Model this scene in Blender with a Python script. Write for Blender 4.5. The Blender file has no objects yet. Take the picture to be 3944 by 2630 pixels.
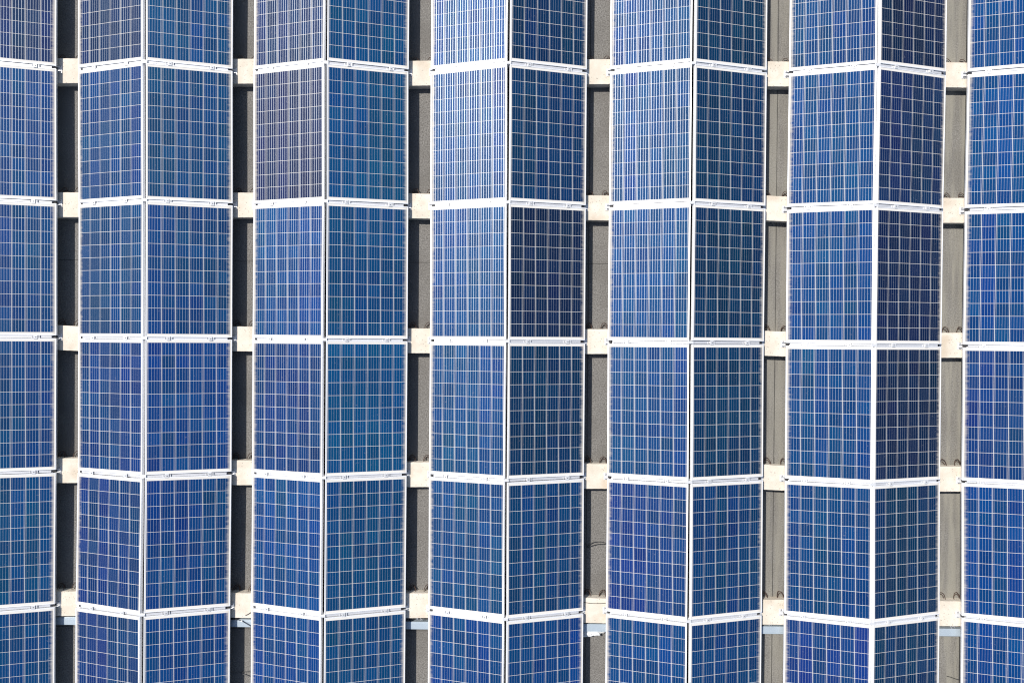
import bpy, bmesh, math, random
from mathutils import Matrix, Vector
R = math.radians
rnd = random.Random(11)
SC = bpy.context.scene
COL = SC.collection

# ------------------------------------------------------------------ camera, light
TILT = R(15)
W, L = .992, 1.664              # panel width (up the slope) and length
PX, PY = 2.23473, 1.70          # pitch of the tents / of the rows
GAP = .0528                     # ridge opening
EAVE = GAP / 2 + W * math.cos(TILT)
ZR = W * math.sin(TILT)
BLOCK_TOP, DECK = -.070, -.194
SUN = Vector((-.585, .45, 1.0)).normalized()

cam = bpy.data.cameras.new('camera')
co = bpy.data.objects.new('camera', cam); COL.objects.link(co)
cam.sensor_width = 36; cam.sensor_fit = 'HORIZONTAL'
cam.lens = 2634.518 / 3944 * 36
cam.clip_start = .1; cam.clip_end = 2000
co.location = (.12966, .04899, 8.61528)
co.rotation_euler = (-.0056478, .0086587, .0081499)
SC.camera = co

w = bpy.data.worlds.new('World'); SC.world = w; w.use_nodes = True
nt = w.node_tree; bg = nt.nodes['Background']
sky = nt.nodes.new('ShaderNodeTexSky'); sky.sky_type = 'NISHITA'; sky.sun_disc = False
sky.sun_elevation = math.asin(SUN.z); sky.sun_rotation = math.atan2(SUN.x, SUN.y)
nt.links.new(sky.outputs[0], bg.inputs[0]); bg.inputs[1].default_value = .10
sd = bpy.data.lights.new('sun', 'SUN'); sd.energy = 4.6; sd.angle = R(.53); sd.color = (1, .96, .90)
so = bpy.data.objects.new('sun', sd); COL.objects.link(so)
so.rotation_euler = SUN.to_track_quat('Z', 'Y').to_euler(); so.location = SUN * 30
SC.view_settings.view_transform = 'Standard'; SC.view_settings.look = 'None'
SC.view_settings.exposure = .46; SC.view_settings.gamma = 1
SC.render.engine = 'CYCLES'
SC.cycles.filter_width = 1.15
SC.cycles.max_bounces = 6
SC.cycles.sample_clamp_indirect = 4

# ------------------------------------------------------------------ node helpers
class NT:
    def __init__(s, name):
        s.m = bpy.data.materials.new(name); s.m.use_nodes = True
        s.t = s.m.node_tree; s.b = s.t.nodes['Principled BSDF']
    def n(s, kind, ins=None, **kw):
        d = s.t.nodes.new(kind)
        for k, v in kw.items(): setattr(d, k, v)
        for k, v in (ins or {}).items():
            if isinstance(v, bpy.types.NodeSocket): s.t.links.new(v, d.inputs[k])
            else: d.inputs[k].default_value = v
        return d
    def M(s, op, a, b=0., c=0., clamp=False):
        return s.n('ShaderNodeMath', {0: a, 1: b, 2: c}, operation=op, use_clamp=clamp).outputs[0]
    def mix(s, f, a, b):
        d = s.n('ShaderNodeMix', data_type='RGBA')
        for i, v in ((0, f), (6, a), (7, b)):
            if isinstance(v, bpy.types.NodeSocket): s.t.links.new(v, d.inputs[i])
            else: d.inputs[i].default_value = v
        return d.outputs[2]
    def step(s, v, lo, hi):
        return s.n('ShaderNodeMapRange', {0: v, 1: lo, 2: hi}, interpolation_type='SMOOTHSTEP').outputs[0]
    def noise(s, vec, scale, detail=3., rough=.55, out=0):
        return s.n('ShaderNodeTexNoise', {'Vector': vec, 'Scale': scale, 'Detail': detail, 'Roughness': rough}).outputs[out]
    def set(s, **kw):
        for k, v in kw.items():
            k = k.replace('_', ' ')
            if isinstance(v, bpy.types.NodeSocket): s.t.links.new(v, s.b.inputs[k])
            else: s.b.inputs[k].default_value = v
        return s.m
    def co(s, which='Object'):
        return s.n('ShaderNodeTexCoord').outputs[which]
    def bump(s, h, strength=.3, dist=.002):
        return s.n('ShaderNodeBump', {'Height': h, 'Strength': strength, 'Distance': dist}).outputs[0]
def rgb(r, g, b): return (r, g, b, 1.)

# cell sheet: 6 x 10 polycrystalline cells, five ribbons each, white backsheet between
PITCH = .1588
def mat_cells():
    k = NT('cell_sheet'); c = k.co(); xyz = k.n('ShaderNodeSeparateXYZ', {0: c}).outputs
    oi = k.n('ShaderNodeObjectInfo'); rd = k.M('MULTIPLY', oi.outputs['Random'], 913.)
    u = k.M('DIVIDE', k.M('ADD', xyz[0], PITCH * 3), PITCH); v = k.M('DIVIDE', k.M('ADD', xyz[1], PITCH * 5), PITCH)
    fu, fv, iu, iv = k.M('FRACT', u), k.M('FRACT', v), k.M('FLOOR', u), k.M('FLOOR', v)
    du = k.M('ABSOLUTE', k.M('SUBTRACT', fu, .5)); dv = k.M('ABSOLUTE', k.M('SUBTRACT', fv, .5))
    inside = k.M('MULTIPLY', k.M('LESS_THAN', k.M('ABSOLUTE', k.M('SUBTRACT', u, 3.)), 3.), k.M('LESS_THAN', k.M('ABSOLUTE', k.M('SUBTRACT', v, 5.)), 5.))
    cell = k.M('MULTIPLY', inside, k.M('LESS_THAN', k.M('MAXIMUM', k.M('ADD', du, .0022), dv), .4895))
    rb = k.M('ABSOLUTE', k.M('SUBTRACT', k.M('FRACT', k.M('MULTIPLY', fu, 5.)), .5))
    ribbon = k.M('MULTIPLY', cell, k.M('LESS_THAN', rb, .025))
    idv = k.n('ShaderNodeCombineXYZ', {0: iu, 1: iv, 2: rd}).outputs[0]
    wn = k.n('ShaderNodeTexWhiteNoise', {'Vector': idv}, noise_dimensions='3D')
    cn = k.n('ShaderNodeTexWhiteNoise', {'Vector': k.n('ShaderNodeCombineXYZ', {0: iu, 1: 55., 2: rd}).outputs[0]}, noise_dimensions='3D').outputs[0]
    rn = k.n('ShaderNodeSeparateColor', {0: wn.outputs['Color']}).outputs
    # smooth drift over the panel (batches of wafers), then per string, then per cell
    soft = k.noise(k.n('ShaderNodeVectorMath', {0: idv, 1: (.35, .22, 1.)}, operation='MULTIPLY').outputs[0], 1., 1.)
    hue = k.M('ADD', k.M('ADD', .5, k.M('MULTIPLY', k.M('SUBTRACT', cn, .5), .014)), k.M('MULTIPLY', k.M('SUBTRACT', rn[0], .5), .010))
    hue = k.M('ADD', hue, k.M('MULTIPLY', k.M('SUBTRACT', soft, .5), .026))
    val = k.M('ADD', k.M('ADD', 1., k.M('MULTIPLY', k.M('SUBTRACT', cn, .5), .20)), k.M('MULTIPLY', k.M('SUBTRACT', rn[1], .5), .32))
    flake = k.M('ADD', .96, k.M('MULTIPLY', k.noise(c, 60., 3.), .08))
    blue = k.n('ShaderNodeHueSaturation', {'Hue': hue, 'Saturation': 1., 'Value': k.M('MULTIPLY', val, flake), 'Color': oi.outputs['Color']}).outputs[0]
    colr = k.mix(cell, rgb(.60, .575, .535), blue)
    colr = k.mix(ribbon, colr, rgb(.54, .57, .61))
    # dust: a ragged band along the lower edge, a thin film elsewhere, specks
    sv = k.n('ShaderNodeCombineXYZ', {0: k.M('MULTIPLY', xyz[0], .25), 1: xyz[1], 2: rd}).outputs[0]
    ns = k.noise(sv, 28., 4., .65)
    edge = k.step(k.M('ADD', xyz[0], k.M('MULTIPLY', k.M('SUBTRACT', ns, .5), .075)), .428, .487)
    ends = k.step(k.M('ADD', k.M('ABSOLUTE', xyz[1]), k.M('MULTIPLY', k.M('SUBTRACT', ns, .5), .03)), .785, .83)
    film = k.M('MULTIPLY', k.step(k.noise(c, 3.1, 5., .6), .35, .85), .008)
    sp = k.step(k.noise(k.n('ShaderNodeCombineXYZ', {0: xyz[0], 1: xyz[1], 2: rd}).outputs[0], 42., 0., .5), .80, .84)
    dust = k.M('ADD', k.M('ADD', k.M('MULTIPLY', edge, .62), k.M('MULTIPLY', ends, .10)), k.M('ADD', film, k.M('MULTIPLY', sp, .10)), clamp=True)
    colr = k.mix(dust, colr, rgb(.46, .42, .36))
    nod = k.M('SUBTRACT', 1., dust)
    metal = k.M('MULTIPLY', nod, k.M('ADD', k.M('MULTIPLY', ribbon, .62), k.M('MULTIPLY', k.M('SUBTRACT', cell, ribbon), .17)))
    rough = k.M('ADD', .52, k.M('MULTIPLY', ribbon, -.09))
    return k.set(Base_Color=colr, Metallic=metal, Roughness=rough, IOR=1.45, Specular_IOR_Level=.06,
                 Coat_Weight=.075, Coat_Roughness=.34, Coat_IOR=1.33)
def mat_metal(name, col, metallic=.25, rough=.42, amt=.05):
    k = NT(name); c = k.co()
    f = k.noise(c, 9., 4.); g = k.noise(k.n('ShaderNodeVectorMath', {0: c, 1: (90., 3., 90.)}, operation='MULTIPLY').outputs[0], 1., 2.)
    v = k.M('ADD', 1. - amt, k.M('MULTIPLY', k.M('ADD', f, g), amt))
    cc = k.n('ShaderNodeHueSaturation', {'Value': v, 'Color': col}).outputs[0]
    return k.set(Base_Color=cc, Metallic=metallic, Roughness=rough)
def mat_plain(name, col, rough=.6, scale=30., amt=.25, metallic=0.):
    k = NT(name); f = k.noise(k.co(), scale, 4.)
    cc = k.n('ShaderNodeHueSaturation', {'Value': k.M('ADD', 1 - amt / 2, k.M('MULTIPLY', k.M('SUBTRACT', f, .5), 2 * amt)), 'Color': col}).outputs[0]
    return k.set(Base_Color=cc, Roughness=rough, Metallic=metallic)
def mat_concrete():
    k = NT('concrete'); c = k.n('ShaderNodeVectorMath', {0: k.co(), 1: k.n('ShaderNodeCombineXYZ', {2: k.M('MULTIPLY', k.n('ShaderNodeObjectInfo').outputs['Random'], 300.)}).outputs[0]}, operation='ADD').outputs[0]
    base = k.mix(k.step(k.noise(c, 5., 5., .6), .3, .75), rgb(.64, .575, .485), rgb(.52, .46, .37))
    base = k.mix(k.M('MULTIPLY', k.step(k.noise(c, 2.6, 3.), .52, .75), .45), base, rgb(.40, .30, .20))      # rust and water stains
    pits = k.step(k.n('ShaderNodeTexVoronoi', {'Vector': c, 'Scale': 30., 'Randomness': 1.}).outputs['Distance'], .13, .22)
    spots = k.M('MULTIPLY', k.M('SUBTRACT', 1., pits), k.step(k.noise(c, 7., 2.), .42, .52))
    base = k.mix(k.M('MULTIPLY', spots, .5), base, rgb(.13, .11, .09))
    grain = k.noise(c, 160., 3., .7)
    base = k.mix(k.M('MULTIPLY', grain, .22), base, rgb(.30, .28, .25))
    h = k.M('SUBTRACT', grain, k.M('MULTIPLY', spots, 2.))
    return k.set(Base_Color=base, Roughness=.9, Specular_IOR_Level=.2, Normal=k.bump(h, .35, .003))
def mat_deck():
    k = NT('bitumen_felt'); c = k.co(); xyz = k.n('ShaderNodeSeparateXYZ', {0: c}).outputs
    g1 = k.noise(c, 62., 2., .8); g2 = k.noise(c, 38., 3., .6); big = k.noise(c, 1.7, 5., .62)
    base = k.mix(k.step(g1, .34, .68), rgb(.085, .080, .073), rgb(.220, .210, .195))
    base = k.mix(k.M('MULTIPLY', k.step(g2, .40, .65), .35), base, rgb(.17, .16, .148))
    base = k.mix(k.M('MULTIPLY', k.step(big, .42, .62), .45), base, rgb(.105, .098, .088))
    # older, silted felt to the east, with drip streaks along the fall
    st = k.noise(k.n('ShaderNodeVectorMath', {0: c, 1: (9., .7, 1.)}, operation='MULTIPLY').outputs[0], 1., 4., .6)
    silt = k.M('MULTIPLY', k.step(xyz[0], 2.0, 4.2), k.M('ADD', .15, k.M('MULTIPLY', k.step(st, .38, .62), .6)))
    base = k.mix(silt, base, rgb(.235, .222, .185))
    # lap joints of the rolls
    lap = k.M('ABSOLUTE', k.M('SUBTRACT', k.M('FRACT', k.M('DIVIDE', k.M('SUBTRACT', xyz[0], 1.03 - .6), 1.2)), .5))
    lap = k.M('LESS_THAN', k.M('ADD', lap, k.M('MULTIPLY', k.M('SUBTRACT', k.noise(c, 6., 2.), .5), .006)), .0048)
    lap2 = k.M('ABSOLUTE', k.M('SUBTRACT', k.M('FRACT', k.M('DIVIDE', k.M('ADD', xyz[1], 1.37), 4.75)), .5))
    lap2 = k.M('MULTIPLY', k.M('LESS_THAN', lap2, .0009), k.M('LESS_THAN', xyz[0], 1.6))
    base = k.mix(k.M('MULTIPLY', k.M('MAXIMUM', lap, lap2), .75), base, rgb(.035, .033, .03))
    return k.set(Base_Color=base, Roughness=.92, Specular_IOR_Level=.25, Normal=k.bump(k.M('ADD', g1, g2), .6, .004))
M = dict(cells=mat_cells(), alu=mat_metal('anodised_aluminium', rgb(.74, .74, .745)),
         rail=mat_metal('mill_aluminium', rgb(.60, .60, .61), .35, .4, .10),
         clamp=mat_metal('clamp_aluminium', rgb(.62, .62, .62), .3, .35, .12),
         steel=mat_plain('dark_steel', rgb(.34, .33, .33), .45, 40., .4, .5),
         black=mat_plain('black_rubber', rgb(.018, .017, .018), .55),
         rust=mat_plain('rusty_rebar', rgb(.085, .045, .03), .8, 90., .8),
         cable=mat_plain('black_cable', rgb(.02, .02, .021), .5), grey_cable=mat_plain('grey_cable', rgb(.10, .10, .10), .5),
         white=mat_plain('white_plastic', rgb(.80, .80, .78), .5, 20., .08),
         trunk=mat_metal('galvanised_sheet', rgb(.37, .43, .475), .25, .42, .14),
         foil=mat_plain('foil_tape', rgb(.62, .62, .62), .3, 50., .5, .6),
         foam=mat_plain('white_foam', rgb(.78, .78, .76), .85, 60., .25),
         concrete=mat_concrete(), deck=mat_deck())

# ------------------------------------------------------------------ mesh helpers
def obj(name, bm, mat, parent=None, smooth=False):
    bmesh.ops.recalc_face_normals(bm, faces=bm.faces)
    me = bpy.data.meshes.new(name); bm.to_mesh(me); bm.free()
    for p in me.polygons: p.use_smooth = smooth
    me.materials.append(M[mat])
    o = bpy.data.objects.new(name, me); COL.objects.link(o); o.parent = parent
    return o
def thing(name, loc=(0, 0, 0), rot=(0, 0, 0)):
    o = bpy.data.objects.new(name, None); COL.objects.link(o)
    o.location = loc; o.rotation_euler = rot; o.empty_display_size = .1
    return o
def tag(o, label, cat, group=None):
    o['label'] = label; o['category'] = cat
    if group: o['group'] = group
    return o
def box(bm, x0, x1, y0, y1, z0, z1, bev=0., mat=None):
    b = bmesh.new()
    vs = [b.verts.new((x, y, z)) for x in (x0, x1) for y in (y0, y1) for z in (z0, z1)]
    for f in ((0, 1, 3, 2), (4, 6, 7, 5), (0, 4, 5, 1), (2, 3, 7, 6), (0, 2, 6, 4), (1, 5, 7, 3)):
        b.faces.new([vs[i] for i in f])
    bmesh.ops.recalc_face_normals(b, faces=b.faces)
    if bev: bmesh.ops.bevel(b, geom=list(b.edges), offset=bev, segments=2, profile=.5, affect='EDGES')
    if mat: b.transform(mat)
    t = bpy.data.meshes.new('t'); b.to_mesh(t); b.free(); bm.from_mesh(t); bpy.data.meshes.remove(t)
def tube(bm, pts, r, seg=7, smooth=3):
    P = [Vector(p) for p in pts]
    if smooth > 1:                                   # Catmull-Rom
        Q = []
        for i in range(len(P) - 1):
            a, b, c, d = P[max(i - 1, 0)], P[i], P[i + 1], P[min(i + 2, len(P) - 1)]
            for j in range(smooth):
                t = j / smooth
                Q.append(.5 * ((2 * b) + (c - a) * t + (2 * a - 5 * b + 4 * c - d) * t * t + (3 * b - a - 3 * c + d) * t ** 3))
        P = Q + [P[-1]]
    rings = []
    for i, p in enumerate(P):
        t = (P[min(i + 1, len(P) - 1)] - P[max(i - 1, 0)]).normalized()
        s = t.cross(Vector((0, 0, 1)))
        s = s.normalized() if s.length > 1e-4 else Vector((1, 0, 0))
        n = s.cross(t)
        rings.append([bm.verts.new(p + r * (math.cos(a) * s + math.sin(a) * n)) for a in [2 * math.pi * q / seg for q in range(seg)]])
    for a, b in zip(rings, rings[1:]):
        for q in range(seg): bm.faces.new((a[q], a[(q + 1) % seg], b[(q + 1) % seg], b[q]))
    bm.faces.new(rings[0][::-1]); bm.faces.new(rings[-1])
def cyl(bm, x, y, z0, z1, r, seg=6):
    lo = [bm.verts.new((x + r * math.cos(2 * math.pi * i / seg), y + r * math.sin(2 * math.pi * i / seg), z0)) for i in range(seg)]
    hi = [bm.verts.new((v.co.x, v.co.y, z1)) for v in lo]
    for i in range(seg): bm.faces.new((lo[i], lo[(i + 1) % seg], hi[(i + 1) % seg], hi[i]))
    bm.faces.new(lo[::-1]); bm.faces.new(hi)
def copy_tree(o, parent=None):
    c = o.copy(); COL.objects.link(c)
    if parent: c.parent = parent
    for ch in list(o.children): copy_tree(ch, c)
    return c

# ------------------------------------------------------------------ roof deck
bm = bmesh.new()
bmesh.ops.create_grid(bm, x_segments=1, y_segments=1, size=60)
deck = obj('roof_deck', bm, 'deck'); deck.location = (0, 0, DECK); deck['kind'] = 'structure'

# ------------------------------------------------------------------ solar panel (local +x is the lower, eave side)
def make_panel():
    root = thing('solar_panel')
    bm = bmesh.new(); b = bmesh.new()
    prof = [(.011, -.0035), (.011, -.0006), (.0104, 0), (.0015, 0), (0, -.0015), (0, -.0435), (.0015, -.045), (.026, -.045), (.026, -.043), (.0022, -.043), (.0022, -.0035)]
    loops = []
    for d, z in prof:
        x, y = W / 2 - d, L / 2 - d
        loops.append([bm.verts.new(q) for q in ((x, y, z), (-x, y, z), (-x, -y, z), (x, -y, z))])
    for i in range(len(prof)):
        a, c = loops[i], loops[(i + 1) % len(prof)]
        for q in range(4): bm.faces.new((a[q], a[(q + 1) % 4], c[(q + 1) % 4], c[q]))
    b.free()
    fr = obj('frame', bm, 'alu', root)
    bm = bmesh.new(); box(bm, -W / 2 - .0006, -W / 2 + .0002, -.525, -.480, -.026, -.010); obj('sticker', bm, 'white', fr)
    bm = bmesh.new(); box(bm, -W / 2 + .003, W / 2 - .003, -L / 2 + .003, L / 2 - .003, -.0075, -.003)
    obj('glass', bm, 'cells', root)
    bm = bmesh.new(); box(bm, -.42, -.31, -.06, .06, -.030, -.0085, .004); obj('junction_box', bm, 'black', root)
    return root

# true positions differ a little from the grid: (dx, dy, yaw) of each panel, rows from the top
OFF = {
(0,'R'):[(-.0093,.014,0),(-.004,.0128,.0062),(.005,.01,.0043),(.0087,.01,.0001),(.0057,.0051,-.0036),(.0027,-.0004,0)],
(1,'L'):[(-.0108,-.0074,0),(-.0026,-.006,.0097),(.0081,.0009,.0029),(.0102,.0045,-.0005),(.0002,-.0017,-.0112),(-.0093,-.006,0)],
(1,'R'):[(-.006,-.0099,0),(-.0002,-.0057,.0069),(.0063,.0023,.0008),(.0087,.0092,.002),(.0065,.0052,-.0046),(.0026,-.0017,0)],
(2,'L'):[(-.014,-.0135,0),(-.0131,-.0067,.0048),(-.0098,.0008,-.0009),(-.0086,.0079,.0023),(-.0076,.0137,-.0011),(-.0086,.0131,0)],
(2,'R'):[(-.014,-.0055,0),(-.0135,-.0022,.0066),(-.0066,.0019,.0016),(-.0048,.0099,.0005),(-.005,.0126,-.0007),(-.0056,.008,0)],
(3,'L'):[(-.014,-.0013,0),(-.0116,-.0012,.0049),(-.0044,.0023,.0037),(-.0013,.0039,-.0001),(.0013,.0018,.0031),(.0039,.0016,0)],
(3,'R'):[(-.0098,.001,0),(-.0084,-.0004,.0017),(-.0046,.0025,.0028),(-.0024,.0036,-.0002),(.0016,-.0052,.0049),(.0057,-.008,0)],
(4,'L'):[(.0023,.0078,0),(.0033,.009,.0011),(.0032,.0085,-.0012),(.0061,.0026,.0046),(.0101,-.0038,.0001),(.0102,-.006,0)],
(4,'R'):[(.0064,.0036,0),(.0078,.0073,.0017),(.0069,.0109,-.0028),(.008,.0065,.0042),(.0131,.0013,.0017),(.014,.0006,0)],
(5,'L'):[(.0079,-.0034,0),(.004,-.0057,-.0046),(.0017,-.0065,.002),(.0058,-.006,.0027),(.0133,-.0043,.0062),(.014,-.0015,0)],
(5,'R'):[(.007,-.0051,0),(-.001,-.0083,-.0094),(-.0091,-.0076,-.0001),(-.0086,-.003,.0007),(-.0016,.0015,.0075),(.0048,.005,0)],
(6,'L'):[(.0012,-.0009,0),(-.0064,-.0066,-.0089),(-.014,-.0123,-.0038),(-.014,-.0089,.0033),(-.0045,-.0046,.0119),(.0056,-.0039,0)]}
# base colour of the cells of each panel (batches differ; right slopes also painted darker rightwards for viewing angle), rows from the top
B = dict(b=(.0010, .0345, .1210), t=(.0007, .0400, .1250), T=(.0004, .0480, .1400), n=(.0040, .0200, .0720), p=(.0020, .0275, .1150), k=(.0028, .0140, .0500),
         c=(.0024, .0400, .1300), d=(.0010, .0260, .0800), v=(.0010, .0375, .1450), V=(.0044, .0310, .1380), m=(.0070, .0160, .0620))
TINT = {(0, 'R'): 'nbbbtb', (1, 'L'): 'nbbppp', (1, 'R'): 'ttbvvv', (2, 'L'): 'nmbpvv', (2, 'R'): 'TTtTtt', (3, 'L'): 'bbcccv',
        (3, 'R'): 'ddkdbv', (4, 'L'): 'bbccVv', (4, 'R'): 'ddddbb', (5, 'L'): 'bbbbbV', (5, 'R'): 'knkkdd', (6, 'L'): 'vvvVvv'}
WORD = dict(b='blue', t='teal blue', T='strong teal', n='navy', p='purple-blue', k='near-black navy', c='pale blue', d='dark blue', v='bright blue', V='violet-blue', m='dull purple-grey')
ORD = ['first', 'second', 'third', 'fourth', 'fifth', 'sixth']
proto = make_panel()
first = True
for c in range(0, 7):
    for s in 'LR':
        if (c, s) not in OFF: continue
        for q in range(6):
            o = proto if first else copy_tree(proto); first = False
            dx, dy, yaw = OFF[(c, s)][q]
            sg = 1 if s == 'R' else -1
            x = (c - 3) * PX + sg * (GAP / 2 - .0070 + W / 2 * math.cos(TILT)) + dx
            y = (2.5 - q) * PY + dy
            # rough mounting: each panel sits a hair off the ideal slope
            o.location = (x, y, ZR / 2)
            o.rotation_euler = (rnd.gauss(0, .0012), TILT + rnd.gauss(0, .0016), (0 if s == 'R' else math.pi) + yaw)
            tk = TINT[(c, s)][q]
            for ch in o.children:
                if ch.name.startswith('glass'):
                    j = rnd.uniform(.92, 1.08); ch.color = (*[v * j * .88 for v in B[tk]], 1)
            if c == 0: where = 'cut by the left picture edge'
            elif c == 6: where = 'cut by the right picture edge'
            else: where = '%s slope of %s ridge' % ('left' if s == 'L' else 'right', ORD[c - 1])
            tag(o, '%s solar panel, %s from the top, %s' % (WORD[tk], ORD[q], where), 'solar panel', 'solar panels in pitched rows')

# ------------------------------------------------------------------ mounting frames (one under each row joint of each tent)
def make_mount(sides='LR'):
    root = thing('mounting_frame')
    for s in sides:
        sg = 1 if s == 'R' else -1
        # slope frame: origin on the panel plane at mid-slope, +x downhill
        Ms = Matrix.Translation((sg * (GAP / 2 + W / 2 * math.cos(TILT)), 0, ZR / 2)) @ Matrix.Rotation(0 if s == 'R' else math.pi, 4, 'Z') @ Matrix.Rotation(TILT, 4, 'Y')
        bm = bmesh.new()
        for y0, y1, z0, z1 in ((-.032, -.0075, -.0505, -.0455), (.0075, .032, -.0505, -.0455), (-.032, .032, -.082, -.076), (-.032, -.027, -.076, -.0505), (.027, .032, -.076, -.0505)):
            box(bm, -W / 2 - .010, W / 2 - .055, y0, y1, z0, z1, 0, Ms)
        # cover strip clipped in the slot, seen as a pale line between the panels
        box(bm, -W / 2 - .006, W / 2 - .062, -.0130, .0130, -.047, -.014, .0012, Ms)
        obj('rail', bm, 'rail', root)
        bm = bmesh.new(); box(bm, W / 2 - .048, W / 2 - .014, -.0145, .0145, -.074, -.030, .003, Ms); obj('end_filler', bm, 'black', root)  # black block filling the slot past the rail's lower end
        for f in (-.25, .25):
            cx = f * W
            bm = bmesh.new()
            box(bm, cx - .022, cx + .022, -.025, .025, .0008, .0040, .001, Ms)
            box(bm, cx - .020, cx + .020, -.0150, .0150, -.034, .0006, .001, Ms)
            box(bm, cx + .030, cx + .044, -.0175, .0175, -.030, -.003, .0015, Ms)
            box(bm, cx - .052, cx - .038, -.0150, .0120, -.030, -.010, .0015, Ms)
            cl = obj('clamp', bm, 'clamp', root)
            for bx, by, b0, b1, br in ((0, 0, .0040, .0095, .0062), (.050, .004, -.030, -.012, .005), (-.029, -.006, -.030, -.012, .004)):
                bm = bmesh.new(); cyl(bm, cx + bx, by, b0, b1, br); bm.transform(Ms); obj('bolt', bm, 'steel', cl)
        ex = sg * (EAVE - .012)
        bm = bmesh.new()
        box(bm, ex - .040, ex + .034, -.045, .045, BLOCK_TOP + .0005, BLOCK_TOP + .006, .0012)
        box(bm, ex - .030, ex + .024, -.024, -.019, BLOCK_TOP + .006, -.040, .001)
        box(bm, ex - .030, ex + .024, .019, .024, BLOCK_TOP + .006, -.040, .001)
        box(bm, ex - .030, ex + .018, -.019, .019, BLOCK_TOP + .006, BLOCK_TOP + .011, .001)
        ft = obj('foot', bm, 'clamp', root)
        for by in (.033, -.033):
            bm = bmesh.new(); cyl(bm, ex + sg * .012, by, BLOCK_TOP + .006, BLOCK_TOP + .015, .008); obj('bolt', bm, 'steel', ft)
    bm = bmesh.new(); box(bm, -.034, .034, -.0165, .0165, ZR - .055, ZR - .0015, .003); obj('ridge_connector', bm, 'clamp', root)
    return root
JO = {1: (-.004, -.003), 2: (0, 0), 3: (.003, .002), 4: (.004, .003), 5: (.004, -.001)}
protos = {}
for c in range(0, 7):
    kind = 'R' if c == 0 else ('L' if c == 6 else 'LR')
    for r in range(1, 6):
        if kind not in protos: o = protos[kind] = make_mount(kind)
        else: o = copy_tree(protos[kind])
        ss = [t for t in ((c, 'L'), (c, 'R')) if t in OFF]
        dx = sum(OFF[t][r - 1][0] + OFF[t][r][0] for t in ss) / (2 * len(ss)); dy = sum(OFF[t][r - 1][1] + OFF[t][r][1] for t in ss) / (2 * len(ss))
        o.location = ((c - 3) * PX + dx, (3 - r) * PY + dy, 0)
        for ch in o.children:
            if ch.name.startswith('clamp'):
                sg = 1 if sum(b[0] for b in ch.bound_box) > 0 else -1
                d = rnd.gauss(0, .014); ch.location = (sg * d * math.cos(TILT), rnd.gauss(0, .0008), -d * math.sin(TILT))
        where = 'at the left picture edge' if c == 0 else 'at the right picture edge' if c == 6 else 'across %s ridge' % ORD[c - 1]
        tag(o, 'aluminium mounting frame %s, at the %s panel joint from the top' % (where, ORD[r - 1]), 'mounting frame', 'mounting frames between the panel rows')

# ------------------------------------------------------------------ concrete blocks on the deck, one per gap and joint
def make_block():
    root = thing('concrete_block')
    H = BLOCK_TOP - DECK
    bm = bmesh.new(); rr = random.Random(5)
    box(bm, -.5, .5, -.158, .158, 0, H)
    bmesh.ops.subdivide_edges(bm, edges=[e for e in bm.edges if abs(e.verts[0].co.x - e.verts[1].co.x) > .1], cuts=40, use_grid_fill=True)
    for v in bm.verts:
        v.co.y += rr.gauss(0, .0007) * (1 if v.co.y > 0 else -1)
    bmesh.ops.bevel(bm, geom=[e for e in bm.edges if len(e.link_faces) == 2 and e.calc_face_angle(0) > 1.], offset=.005, segments=2, profile=.5, affect='EDGES')
    obj('block', bm, 'concrete', root)
    return root
LA = [-.16, -.133, -.093, -.081, -.05, -.02]; LB = [.04, .07, .10, .119, .165, .175]
ROT = {(0, 3): -2.6, (4, 3): -2.0, (4, 2): -2.6, (4, 4): -2.6, (3, 3): .4, (5, 3): .4, (1, 3): -.6, (2, 3): 0}
DY = {(2, 1): -.010, (3, 1): .019, (4, 1): .002, (2, 5): .027, (3, 5): -.010, (4, 5): -.005, (5, 3): -.004}
def make_loop(dx, seed):
    rr = random.Random(seed); out = []
    for z0, zt, reach, hw, sh in ((.060, .030, .078, .043, 0), (.030, .010, .048, .036, .006)):
        bm = bmesh.new(); pts = []
        tw = rr.uniform(-.012, .012)
        for i in range(-1, 13):
            a = math.pi * min(max(i, 0), 12) / 12
            t = math.sin(a)
            y = .158 + (reach + rr.uniform(-.004, .004)) * t if i >= 0 else .135
            pts.append((dx + sh - hw * math.cos(a) + tw * t, y, z0 + (zt - z0) * t))
        pts.append((pts[-1][0], .135, z0))
        tube(bm, pts, .0042, 6, 2); out.append(bm)
    return out
base_block = None
for g in range(6):
    for r in range(1, 6):
        if base_block is None: o = base_block = make_block()
        else:
            o = base_block.copy(); COL.objects.link(o)
            ch = [h for h in base_block.children if h.name.startswith('block')][0].copy(); COL.objects.link(ch); ch.parent = o
        o.location = ((g - 2.5) * PX + rnd.uniform(-.01, .01), (3 - r) * PY + DY.get((g, r), rnd.uniform(-.008, .008)), DECK)
        o.rotation_euler = (0, 0, R(ROT.get((g, r), rnd.uniform(-1.2, .8))))
        for j, dx in enumerate((LA[g], LB[g])):
            for bm in make_loop(dx + rnd.uniform(-.008, .008), g * 100 + r * 10 + j): obj('lifting_loop', bm, 'rust', o, True)
        gaps = ['first gap from the left', 'second gap from the left', 'third gap from the left', 'third gap from the right', 'second gap from the right', 'last gap on the right']
        tag(o, 'pale concrete block with wire loops, %s from top in %s' % (ORD[r - 1], gaps[g]), 'concrete block', 'concrete blocks under the panel eaves')

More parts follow.
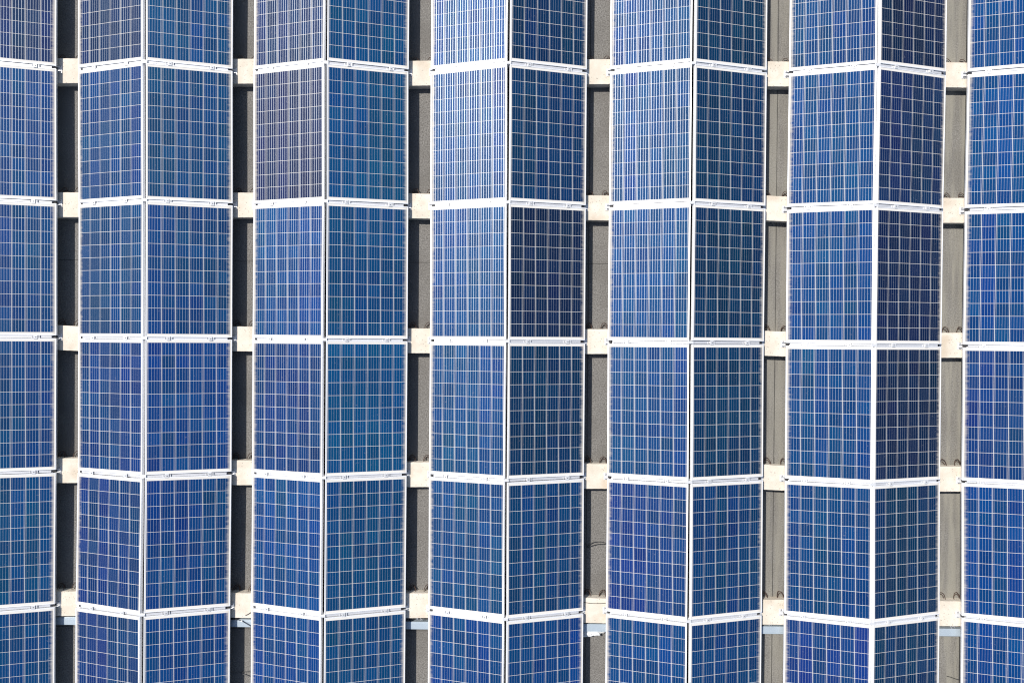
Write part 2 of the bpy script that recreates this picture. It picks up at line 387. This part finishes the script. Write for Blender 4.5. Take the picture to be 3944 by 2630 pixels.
# ------------------------------------------------------------------ cable trunking and cables behind the lowest blocks
bm = bmesh.new()
for x0, x1 in ((-9.2, -3.004), (-2.998, 2.996), (3.002, 9.2)):
    box(bm, x0, x1, -.045, .045, 0, .086, .002)
    box(bm, x0, x1, -.0480, .0480, .0862, .0952, .002)
    box(bm, x0, x1, -.030, .030, .0954, .0972, .0008)
t = obj('cable_trunking', bm, 'trunk'); t.location = (0, -3.640, DECK); t.rotation_euler = (0, 0, R(-.07))
tag(t, 'long pale blue-grey metal cable trunking running below the lowest concrete blocks', 'cable trunking')
def cable(name, pts, r, mat, label, cat='cable', z=None):
    bm = bmesh.new(); tube(bm, [(p[0], p[1], p[2] if len(p) > 2 else z) for p in pts], r, 8, 4)
    return tag(obj(name, bm, mat, None, True), label, cat)
pts = []
for i in range(73):
    x = -9 + i * .25
    pts.append((x, -3.556 + .006 * math.sin(x * 2.1) + rnd.uniform(-.003, .003) - .0012 * x, -.135 + .012 * math.sin(x * 3.3 + 1)))
cable('cable', pts, .011, 'cable', 'thick black cable lying in the slot between the lowest blocks and the trunking')
pts = [(x, y + .004 - .010 * math.sin(x * 5.1), z + .016 + .008 * math.sin(x * 4.1)) for x, y, z in pts]
cable('cable', pts, .005, 'grey_cable', 'thin grey cable winding along the thick black cable beside the trunking')
c1 = cable('cable', [(-3.60, -3.575, -.095), (-3.536, -3.58, -.078), (-3.506, -3.582, -.077), (-3.432, -3.582, -.077), (-3.369, -3.598, -.077), (-3.252, -3.663, -.077), (-3.186, -3.702, -.082), (-3.10, -3.76, -.13)], .0042, 'cable',
           'black cable with white tie crossing the trunking, second gap from left')
bm = bmesh.new(); box(bm, -.010, .010, -.008, .008, -.006, .007, .002)
tie = obj('cable_tie', bm, 'white', c1); tie.location = (-3.372, -3.597, -.077); tie.rotation_euler = (0, 0, -.4)
cable('cable', [(-3.12, -3.41, -.058), (-3.193, -3.446, -.062), (-3.259, -3.487, -.062), (-3.309, -3.517, -.064), (-3.346, -3.545, -.10)], .004, 'cable', 'black cable curving off the lowest block in second gap from left')
cable('cable', [(-3.66, -4.36), (-3.577, -4.321), (-3.52, -4.307), (-3.459, -4.31), (-3.391, -4.322), (-3.314, -4.348), (-3.223, -4.391)], .0042, 'grey_cable', 'grey cable arcing over shaded deck at foot of second gap from left', z=-.172)
cable('cable', [(-3.408, -4.302), (-3.368, -4.294), (-3.309, -4.293), (-3.223, -4.314)], .004, 'cable', 'short black cable on sunlit strip at foot of second gap from left', z=-.172)
cable('cable', [(1.043, -2.624), (1.103, -2.58), (1.186, -2.562), (1.273, -2.574), (1.343, -2.6)], .0042, 'cable', 'upper of two black cables arcing over the deck in the third gap from the right', z=-.172)
cable('cable', [(1.044, -2.64), (1.103, -2.616), (1.187, -2.595), (1.273, -2.590), (1.343, -2.575)], .0042, 'cable', 'lower of two black cables arcing over the deck in the third gap from the right', z=-.172)
cable('cable', [(.93, -3.30, -.066), (.959, -3.299), (1.006, -3.305), (1.114, -3.317), (1.256, -3.312), (1.312, -3.298)], .0035, 'cable', 'thin black cable lying over the lowest block in the third gap from the right', z=-.0645)
cable('cable', [(5.66, -4.24), (5.704, -4.249), (5.754, -4.266), (5.82, -4.285), (5.886, -4.291)], .004, 'cable', 'short black wire at the foot of the last gap on the right', z=-.172)
# scraps of foil tape in the slot
def scrap(x, y, z, n, seed, label):
    rr = random.Random(seed); bm = bmesh.new()
    for i in range(n):
        px = x + rr.uniform(-.04, .04); py = y + rr.uniform(-.010, .010); s = rr.uniform(.008, .018)
        m = Matrix.Translation((px, py, z + rr.uniform(0, .012))) @ Matrix.Rotation(rr.uniform(0, 3), 4, 'Z') @ Matrix.Rotation(rr.uniform(-.7, .7), 4, 'X')
        box(bm, -s, s, -s * .5, s * .5, -.004, .004, .0015, m)
    tag(obj('foil_scrap', bm, 'foil'), label, 'foil scrap', 'foil scraps beside the cable trunking')
scrap(-1.10, -3.553, -.112, 5, 1, 'crumpled foil scrap in the slot of the third gap from the left')
scrap(3.37, -3.566, -.112, 7, 2, 'crumpled foil scrap in the slot of the second gap from the right')
scrap(5.68, -3.572, -.112, 6, 3, 'crumpled foil scrap in the slot of the last gap on the right')
scrap(1.10, -3.557, -.115, 3, 4, 'crumpled foil scrap in the slot of the third gap from the right')
# foam squeezed out from under the trunking
bm = bmesh.new(); rr = random.Random(8)
bmesh.ops.create_icosphere(bm, subdivisions=5, radius=1.)
from mathutils import noise as mn
for v in bm.verts:
    d = 1 + .35 * mn.noise(v.co * 2.2) + .18 * mn.noise(v.co * 6.5) + .07 * mn.noise(v.co * 15)
    v.co = Vector((v.co.x * .19 * d, v.co.y * .052 * d, v.co.z * .040 * d))
f = obj('foam_lump', bm, 'foam', None, True); f.location = (1.08, -3.715, -.150); f.rotation_euler = (0, 0, R(4))
tag(f, 'crumbly white foam lump bulging from under the trunking in the third gap from the right', 'foam lump')
